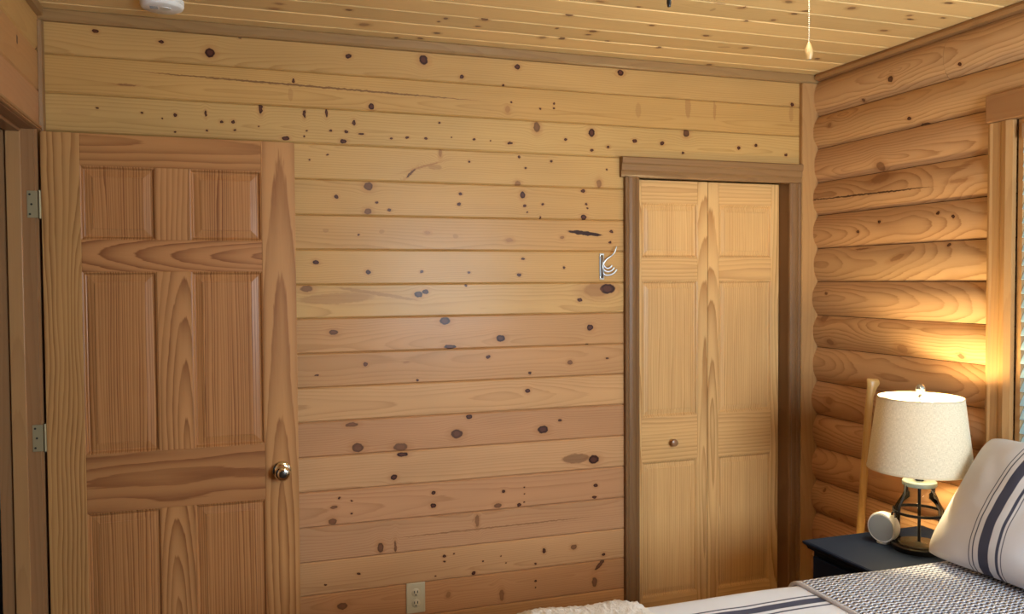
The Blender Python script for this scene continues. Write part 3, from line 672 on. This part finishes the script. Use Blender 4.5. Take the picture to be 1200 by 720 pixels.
for z0, z1 in ((.36, .55), (.13, .34)):
    dr = box('drawer_front', NX0+.020, NX0+.0335, NY0+.035, NY1-.035, z0, z1, M_navy, ns, bev=.003)
    lathe('knob', [(.006, 0), (.006, .012), (.013, .018), (.014, .024), (.009, .028), (.0001, .029)], M_black, (NX0+.020, (NY0+NY1)/2, (z0+z1)/2), dr, n=20, rot=(0, -PI/2, 0))
for x in (NX0+.034, NX1-.06):
    for y in (NY0+.022, NY1-.062): box('leg', x, x+.04, y, y+.04, 0, .0995, M_navy, ns, bev=.002)

# ------------------------------------------------------------------ table lamp
LP = Vector((2.268, -.900, TZ))
lamp = empty('table_lamp', LP, 'lit table lamp with linen drum shade on a clear glass jar base', 'lamp')
lathe('base', [(.0001, .0005), (.086, .0005), (.088, .004), (.088, .018), (.085, .021), (.0001, .021)], M_black, LP, lamp, n=48)
jar = [(.074, .0215), (.079, .026), (.080, .040), (.080, .134), (.0775, .150), (.066, .170), (.055, .188), (.050, .202), (.050, .226)]
t = NT('jar_glass'); lw = t.n('ShaderNodeLayerWeight'); lw.inputs[0].default_value = .22
tr = t.n('ShaderNodeBsdfTransparent'); tr.inputs[0].default_value = (.97, .98, .975, 1); gl = t.n('ShaderNodeBsdfGlossy'); gl.inputs['Roughness'].default_value = .03
mm = t.n('ShaderNodeMixShader'); t.l(lw.outputs['Fresnel'], mm.inputs[0]); t.l(tr.outputs[0], mm.inputs[1]); t.l(gl.outputs[0], mm.inputs[2]); t.l(mm.outputs[0], t.out.inputs[0])
lathe('glass_jar', jar, t.m, LP, lamp, n=48, caps=False)
lathe('glass_foot', [(.0001, .0212), (.070, .0212), (.068, .026), (.0001, .028)], flat('foot_glass', (.11, .12, .10), .12, spec=.8), LP, lamp, n=40)
lathe('lid', [(.0001, .226), (.054, .226), (.056, .229), (.056, .241), (.053, .244), (.0001, .244)], flat('lid_zinc', (.15, .20, .22), .4, .2), LP, lamp, n=40)
lathe('rod', [(.0001, .021), (.0055, .021), (.0055, .226)], M_black, LP, lamp, n=14)
rg = [(.0815, .130), (.0865, .130), (.0865, .139), (.0815, .139), (.0815, .130)]
lathe('wire_ring', rg, M_black, LP, lamp, n=48, caps=False)
ca_ = Vector((_r.x, _r.y, 0)).normalized()
for s_ in (-1, 1):
    for off in (.25,):
        d = (Matrix.Rotation(off, 3, 'Z') @ ca_)*s_
        tube('wire_strut', [LP+d*.084+Vector((0, 0, .135)), LP+d*.083+Vector((0, 0, .155)), LP+d*.073+Vector((0, 0, .176)), LP+d*.061+Vector((0, 0, .198)), LP+d*.0565+Vector((0, 0, .232))], .0036, M_black, lamp, 8)
    d = ca_*s_; tube('bail_handle', [LP+d*.0865+Vector((0, 0, .134)), LP+d*.094+Vector((0, 0, .132)), LP+d*.096+Vector((0, 0, .122))], .0028, M_black, lamp, 8)
lathe('socket', [(.0001, .244), (.014, .244), (.014, .275), (.019, .28), (.019, .33), (.0001, .331)], M_black, LP, lamp, n=20)
te = NT('bulb_glow'); em = te.n('ShaderNodeEmission'); em.inputs[0].default_value = (*BULB_C, 1); em.inputs[1].default_value = 12; te.l(em.outputs[0], te.out.inputs[0])
bulb = lathe('bulb', [(.0001, .331), (.014, .332), (.020, .350), (.029, .375), (.029, .392), (.020, .412), (.0001, .420)], te.m, LP, lamp, n=20)
# shade: fabric lets light through
t = NT('linen_shade'); tc = t.n('ShaderNodeTexCoord').outputs['Object']; sp = t.n('ShaderNodeSeparateXYZ'); t.l(tc, sp.inputs[0])
an = t.math('MULTIPLY', t.math('ARCTAN2', sp.outputs[1], sp.outputs[0]), .155)
h1 = t.noise(t.comb(t.math('MULTIPLY', an, 90), t.math('MULTIPLY', sp.outputs[2], 900), 0.0), 1, 2, .6)
h2 = t.noise(t.comb(t.math('MULTIPLY', an, 900), t.math('MULTIPLY', sp.outputs[2], 90), 3.0), 1, 2, .6)
wv = t.math('MULTIPLY', t.math('ADD', h1, h2), .5)
col = t.mix(t.rng(wv, .32, .68, 0, 1), (.54, .45, .31), (.82, .72, .55))
df = t.n('ShaderNodeBsdfDiffuse'); t.l(col, df.inputs[0]); ts = t.n('ShaderNodeBsdfTranslucent'); t.l(t.mix(1.0, col, (.95, 1.0, 1.15), 'MULTIPLY'), ts.inputs[0])
mm = t.n('ShaderNodeMixShader'); mm.inputs[0].default_value = .075; t.l(df.outputs[0], mm.inputs[1]); t.l(ts.outputs[0], mm.inputs[2]); t.l(mm.outputs[0], t.out.inputs[0])
R0, R1, Z0, Z1 = .171, .139, .287, .535
lathe('lamp_shade', [(R0, Z0), (R1, Z1), (R1-.0012, Z1), (R0-.0012, Z0), (R0, Z0)], t.m, LP, lamp, n=64, caps=False)
for rr, zz, nm in ((R0, Z0, 'shade_trim'), (R1, Z1, 'shade_trim')):
    lathe(nm, [(rr+.0012, zz-.003), (rr+.0012, zz+.003), (rr-.0025, zz+.003), (rr-.0025, zz-.003), (rr+.0012, zz-.003)], flat('shade_edge%.2f' % zz, (.62, .50, .33), .8), LP, lamp, n=64, caps=False)
lathe('harp_rod', [(.0001, .42), (.003, .42), (.003, .535), (.0001, .536)], M_steel, LP, lamp, n=10)
for k in range(3):
    a = 2*PI*k/3+.4; tube('shade_spoke', [LP+Vector((0, 0, .527)), LP+Vector((math.cos(a)*(R1-.001), math.sin(a)*(R1-.001), .531))], .0018, M_steel, lamp, 6)
lathe('finial', [(.008, .535), (.008, .541), (.004, .546), (.010, .553), (.0155, .562), (.0155, .570), (.009, .580), (.0001, .583)], flat('finial_glass', (.55, .58, .60), .08, .9), LP, lamp, n=24)
pl = bpy.data.lights.new('bulb_light', 'POINT'); pl.energy = BULB_W; pl.color = BULB_C; pl.shadow_soft_size = .035
plo = bpy.data.objects.new('bulb_light', pl); COL.objects.link(plo); plo.location = LP+Vector((0, 0, .462))

# ------------------------------------------------------------------ round speaker on the nightstand
SP = Vector((2.205, -.800, TZ))
spk = empty('round_speaker', SP, 'small white round speaker standing on edge beside the lamp', 'speaker')
ax_r = (0, PI/2, math.atan2(-.30, -.95))          # lathe axis +z turned towards the room
r_ = .054
lathe('shell', [(.0001, -.030), (.040, -.030), (.050, -.024), (r_, -.012), (r_, .010), (.0515, .016), (.049, .0165)], M_white, SP+Vector((0, 0, r_+.004)), spk, n=48, rot=ax_r)
lathe('grille', [(.049, .0150), (.046, .0185), (.030, .0195), (.0001, .020)], flat('grille_fabric', (.24, .255, .265), .9), SP+Vector((0, 0, r_+.004)), spk, n=48, rot=ax_r)
lathe('foot', [(.0001, .0005), (.022, .0005), (.022, .004), (.012, .010), (.0001, .012)], flat('foot_grey', (.2, .2, .2), .4), SP, spk, n=28)
q = SP+Vector((.03, -.03, 0))
tube('power_plug', [q+Vector((.004, 0, .010)), q+Vector((.012, -.012, .010)), q+Vector((.020, -.024, .008))], [.008, .009, .006], M_steel, spk, 12)

# ------------------------------------------------------------------ wooden stick with flared grip leaning in the corner
A = Vector((2.40, -.419, .0)); B = onX(1020, 446, 2.485)
B = Vector((2.485, B.y, B.z))
ax = (B-A).normalized(); Lk = (B-A).length
side = Vector((_r.x, _r.y, 0)).normalized(); side = (side-ax*side.dot(ax)).normalized(); nrm = ax.cross(side)
prof_s = [(0, .017, .012, 0), (.02, .018, .013, 0), (Lk*.5, .0165, .013, 0), (Lk*.8, .0155, .0125, 0), (Lk-.14, .0155, .012, .0), (Lk-.07, .0155, .0115, .002), (Lk-.03, .021, .0115, .009), (Lk-.008, .029, .012, .014), (Lk, .030, .010, .014), (Lk+.006, .025, .006, .012)]
vs, fs = [], []; n = 14
for s_, a_, b_, o_ in prof_s:
    for k in range(n): th = 2*PI*k/n; vs.append(ax*s_ + side*(o_+a_*math.cos(th)) + nrm*b_*math.sin(th))
for i in range(len(prof_s)-1):
    for k in range(n): k2 = (k+1) % n; fs.append((i*n+k, i*n+k2, (i+1)*n+k2, (i+1)*n+k))
fs += [tuple(range(n))[::-1], tuple(range((len(prof_s)-1)*n, len(prof_s)*n))]
zmin = min(v.z for v in vs); A = A - Vector((0, 0, zmin))
st = put('wooden_handle', fixn(mesh('wooden_handle', vs, fs)), A, wood('ash_handle', 'Z', 'X', (.60, .36, .12), (.46, .24, .075), seed=55, dens=160, contrast=.4, rough=.3, coat=.3), None, True)
tag(st, 'long slim pale wooden handle with flared grip leaning on logs behind the nightstand', 'wooden handle')

# ------------------------------------------------------------------ bed: frame, mattress, duvet, quilt, throw, pillow
BX0, BX1, BY0, BY1 = .46, 2.475, -1.085, -2.62
bf = empty('bed_frame', ((BX0+BX1)/2, (BY0+BY1)/2, 0), 'low dark wooden bed frame under the mattress', 'bed')
M_bedwood = wood('bed_wood', 'X', 'Z', (.12, .055, .025), (.07, .03, .015), seed=61)
box('side_rail', BX0+.05, BX1, BY0-.075, BY0-.050, .10, .235, M_bedwood, bf, bev=.003); box('side_rail', BX0+.05, BX1, BY1+.050, BY1+.075, .10, .235, M_bedwood, bf, bev=.003)
box('end_rail', BX0+.025, BX0+.0495, BY1+.05, BY0-.05, .10, .235, M_bedwood, bf, bev=.003)
for x in (BX0+.06, BX1-.07):
    for y in (BY0-.14, BY1+.08): box('leg', x, x+.06, y, y+.06, 0, .20, M_bedwood, bf)
for k in range(8): box('slat', BX0+.15+k*.25, BX0+.24+k*.25, BY1+.0755, BY0-.0755, .215, .235, M_bedwood, bf)
mt = box('mattress', BX0+.06, BX1, BY1+.035, BY0-.035, .236, .590, flat('mattress_white', (.75, .75, .74), .9), None, bev=.03, seg=3)
tag(mt, 'thick white mattress under the striped bedding', 'mattress')
def drape(name, x0, x1, zt, drop_far, drop_near, mat, nx=60, flare=0.0, amp=.004, foot=None, seed=0, ext=0.0, th=.012, rad=.05):
    """cloth over the bed: flat top, rounded shoulders, hanging sides"""
    prof = []
    yf, yn = BY0+ext, BY1-ext
    prof += [(yf+.004*k, zt-rad-(drop_far-rad)*(1-k/6)) for k in range(0, 6)]
    for k in range(9): a = PI/2*k/8; prof.append((yf-rad+.024-rad*(math.sin(a))+rad - (.0), zt-rad+rad*math.sin(a)) if False else (yf-rad+rad*math.cos(a)+.0, zt-rad+rad*math.sin(a)))
    m_ = 46
    for k in range(1, m_): prof.append((yf-rad+(yn-yf+2*rad)*k/m_, zt))
    for k in range(9): a = PI/2*k/8; prof.append((yn+rad-rad*math.sin(a), zt-rad+rad*math.cos(a)))
    prof += [(yn-.004*k, zt-rad-(drop_near-rad)*k/6) for k in range(1, 7)]
    vs, fs = [], []; n = len(prof)
    for i in range(nx+1):
        x = x0+(x1-x0)*i/nx
        for (y, z) in prof:
            w = noise.noise(Vector((x*3.1+seed, y*3.1, z*2)))*amp + noise.noise(Vector((x*9+seed, y*9, z*7+4)))*amp*.5
            zz = z + w
            y += flare*max(0, min(1, (1.62-x)/.6))*max(0, (y-(yf-.30))/.30)
            if foot is not None and x < foot: zz -= max(0, (foot-x))**2*6
            vs.append((x+noise.noise(Vector((y*4, seed, i*.0)))*.006, y + (w if z < zt-rad else 0), zz))
    for i in range(nx):
        for k in range(n-1): fs.append((i*n+k, i*n+k+1, (i+1)*n+k+1, (i+1)*n+k))
    me = fixn(mesh(name, vs, fs)); o = put(name, me, (0, 0, 0), mat, None, True)
    sf = o.modifiers.new('thickness', 'SOLIDIFY'); sf.thickness = th; sf.offset = -1
    return o
# white coverlet with navy stripes running along the bed
t = NT('striped_coverlet'); tc = t.n('ShaderNodeTexCoord').outputs['Object']; sp = t.n('ShaderNodeSeparateXYZ'); t.l(tc, sp.inputs[0]); Yc = sp.outputs[1]
wob = t.math('MULTIPLY_ADD', t.noise(tc, 9, 1), .008, -.004); Yc = t.math('ADD', Yc, wob)
msk = None
def band(t, c, a, b, e=.0015):
    lo, hi = min(a, b), max(a, b)
    return t.math('MULTIPLY', t.rng(c, lo-e, lo+e, 0, 1), t.rng(c, hi-e, hi+e, 1, 0))
for a, b in ((-1.199, -1.206), (-1.219, -1.252), (-1.268, -1.276), (-1.86, -1.90), (-1.84, -1.846), (-1.915, -1.921)):
    k = band(t, Yc, a, b); msk = k if msk is None else t.math('MAXIMUM', msk, k)
weave = t.noise(t.vec('MULTIPLY', tc, (900, 900, 900)), 1, 1)
col = t.mix(t.math('MULTIPLY', msk, .92), (.72, .74, .80), (.022, .028, .075))
t.bsdf(col, .9, spec=.15, bump=weave, bstr=.25, bdist=.001)
cv = drape('coverlet', .50, 1.80, .630, .30, .30, t.m, seed=2, amp=.006, flare=.014)
tag(cv, 'white cotton coverlet with navy blue stripes spread on the bed', 'bedspread')
# wavy navy and white quilt over the head half
t = NT('wavy_quilt'); tc = t.n('ShaderNodeTexCoord').outputs['Object']; sp = t.n('ShaderNodeSeparateXYZ'); t.l(tc, sp.inputs[0])
zig = t.math('MULTIPLY', t.math('PINGPONG', t.math('ADD', sp.outputs[0], t.math('MULTIPLY', t.noise(tc, 60, 1), .012)), .011), .62)
ph = t.math('ADD', sp.outputs[1], t.math('ADD', zig, t.math('MULTIPLY', t.noise(tc, 40, 1), .005)))
sw = t.math('SINE', t.math('MULTIPLY', ph, 2*PI/.0150))
col = t.mix(t.rng(sw, -.1, .55, 0, .85), (.66, .67, .72), (.065, .072, .14))
t.bsdf(col, .92, spec=.1, bump=t.math('MULTIPLY', sw, -1), bstr=.8, bdist=.003)
ql = drape('quilt', 1.600, 2.45, .640, .34, .34, t.m, nx=40, seed=5, amp=.006, ext=.014, th=.010, rad=.055)
tag(ql, 'thin quilt with fine wavy navy stripes over the head of the bed', 'quilt')
# hem along the quilt's edge
hm = drape('hem', 1.592, 1.603, .6410, .34, .34, flat('hem_cloth', (.50, .48, .50), .9), nx=2, seed=5, amp=.006, ext=.015, th=.012, rad=.055)
hm.parent = ql
# fluffy throw at the foot
def fluffy(name, x0, x1, y0, y1, zt, mat):
    nx, ny = 150, 60; vs, fs = [], []
    for i in range(nx+1):
        for k in range(ny+1):
            u, v = i/nx, k/ny; x = x0+(x1-x0)*u; y = y0+(y1-y0)*v
            e = min(1, min(u, 1-u)*5)*min(1, min(v, 1-v)*6); e = math.sin(e*PI/2)
            z = zt-.036*(1-e) + .012*noise.noise(Vector((x*6, y*6, 1))) + .003*noise.noise(Vector((x*60, y*60, 3)))+.003*noise.noise(Vector((x*140, y*140, 5)))
            vs.append((x+.006*noise.noise(Vector((x*40, y*40, 9))), y+.006*noise.noise(Vector((x*40, y*40, 12))), z))
    for i in range(nx):
        for k in range(ny): a = i*(ny+1)+k; fs.append((a, a+ny+1, a+ny+2, a+1))
    o = put(name, fixn(mesh(name, vs, fs)), (0, 0, 0), mat, None, True)
    sf = o.modifiers.new('thickness', 'SOLIDIFY'); sf.thickness = .012; sf.offset = -1
    return o
t = NT('fleece'); tc = t.n('ShaderNodeTexCoord').outputs['Object']
t.bsdf((.80, .76, .72), .95, spec=.05, bump=t.noise(tc, 220, 3, .7), bstr=.9, bdist=.006)
ft = fluffy('fluffy_throw', .64, 1.07, -1.62, -1.10, .684, t.m)
tag(ft, 'fluffy white fleece throw at the foot of the bed', 'blanket')

# pillow leaning against the log wall
def pillow(width, height, thick):
    nu, nv = 64, 48; vs, fs = [], []
    for s_ in (1, -1):
        for i in range(nu+1):
            for k in range(nv+1):
                a = -1+2*i/nu; b = -1+2*k/nv
                ta = max(0, 1-abs(a)**2.6); tb_ = max(0, 1-abs(b)**2.6)
                t_ = thick*(ta*tb_)**.55
                # sides pull in between the corners
                x = a*width/2*(1-.050*(1-b*b)*abs(a)**3); y = b*height/2*(1-.065*(1-a*a)*abs(b)**3)
                rc = 1-.075*(abs(a)*abs(b))**5; x *= rc; y *= rc
                wr = .010*noise.noise(Vector((x*5, y*5, s_*2)))+.004*noise.noise(Vector((x*16, y*16, s_*3)))
                vs.append((x, y, s_*(t_+wr*(ta*tb_)**.5)))
    N = (nu+1)*(nv+1)
    for s_ in (0, 1):
        for i in range(nu):
            for k in range(nv): a = s_*N+i*(nv+1)+k; fs.append((a, a+nv+1, a+nv+2, a+1) if s_ == 0 else (a, a+1, a+nv+2, a+nv+1))
    me = mesh('pillow', vs, fs)
    bm = bmesh.new(); bm.from_mesh(me); bmesh.ops.remove_doubles(bm, verts=bm.verts, dist=1e-5); bmesh.ops.recalc_face_normals(bm, faces=bm.faces); bm.to_mesh(me); bm.free()
    return me
t = NT('pillow_linen'); tc = t.n('ShaderNodeTexCoord').outputs['Object']; sp = t.n('ShaderNodeSeparateXYZ'); t.l(tc, sp.inputs[0]); Xc = sp.outputs[0]
msk = None
PW, PH = .68, .475
for a, b in ((.200, .2035), (.214, .2185), (.236, .272), (.296, .306), (.3135, .3165), (.42, .4235), (.434, .4385), (.455, .49), (.51, .52)):
    k = band(t, Xc, -PW/2+a, -PW/2+b); msk = k if msk is None else t.math('MAXIMUM', msk, k)
weave = t.noise(t.vec('MULTIPLY', tc, (700, 700, 700)), 1, 1)
bl_ = t.noise(tc, 9, 2)
col = t.mix(t.math('MULTIPLY', msk, .93), t.mix(bl_, (.54, .53, .55), (.62, .60, .62)), (.020, .023, .055))
t.bsdf(col, .92, spec=.12, bump=weave, bstr=.3, bdist=.001)
me = pillow(PW, PH, .095)
e1 = Vector((0, -1, 0)); bot = Vector((2.122, -1.085-PW/2+.034, .648)); top = Vector((2.41, -1.085-PW/2+.028, 1.03))
e2 = (top-bot).normalized(); e3 = e1.cross(e2)
pc = bot+e2*(PH/2)
po = put('pillow', me, pc, t.m, None, True)
po.rotation_euler = Matrix((e1, e2, e3)).transposed().to_euler()
tag(po, 'beige linen pillow with navy blue stripes leaning at the head of the bed', 'pillow')
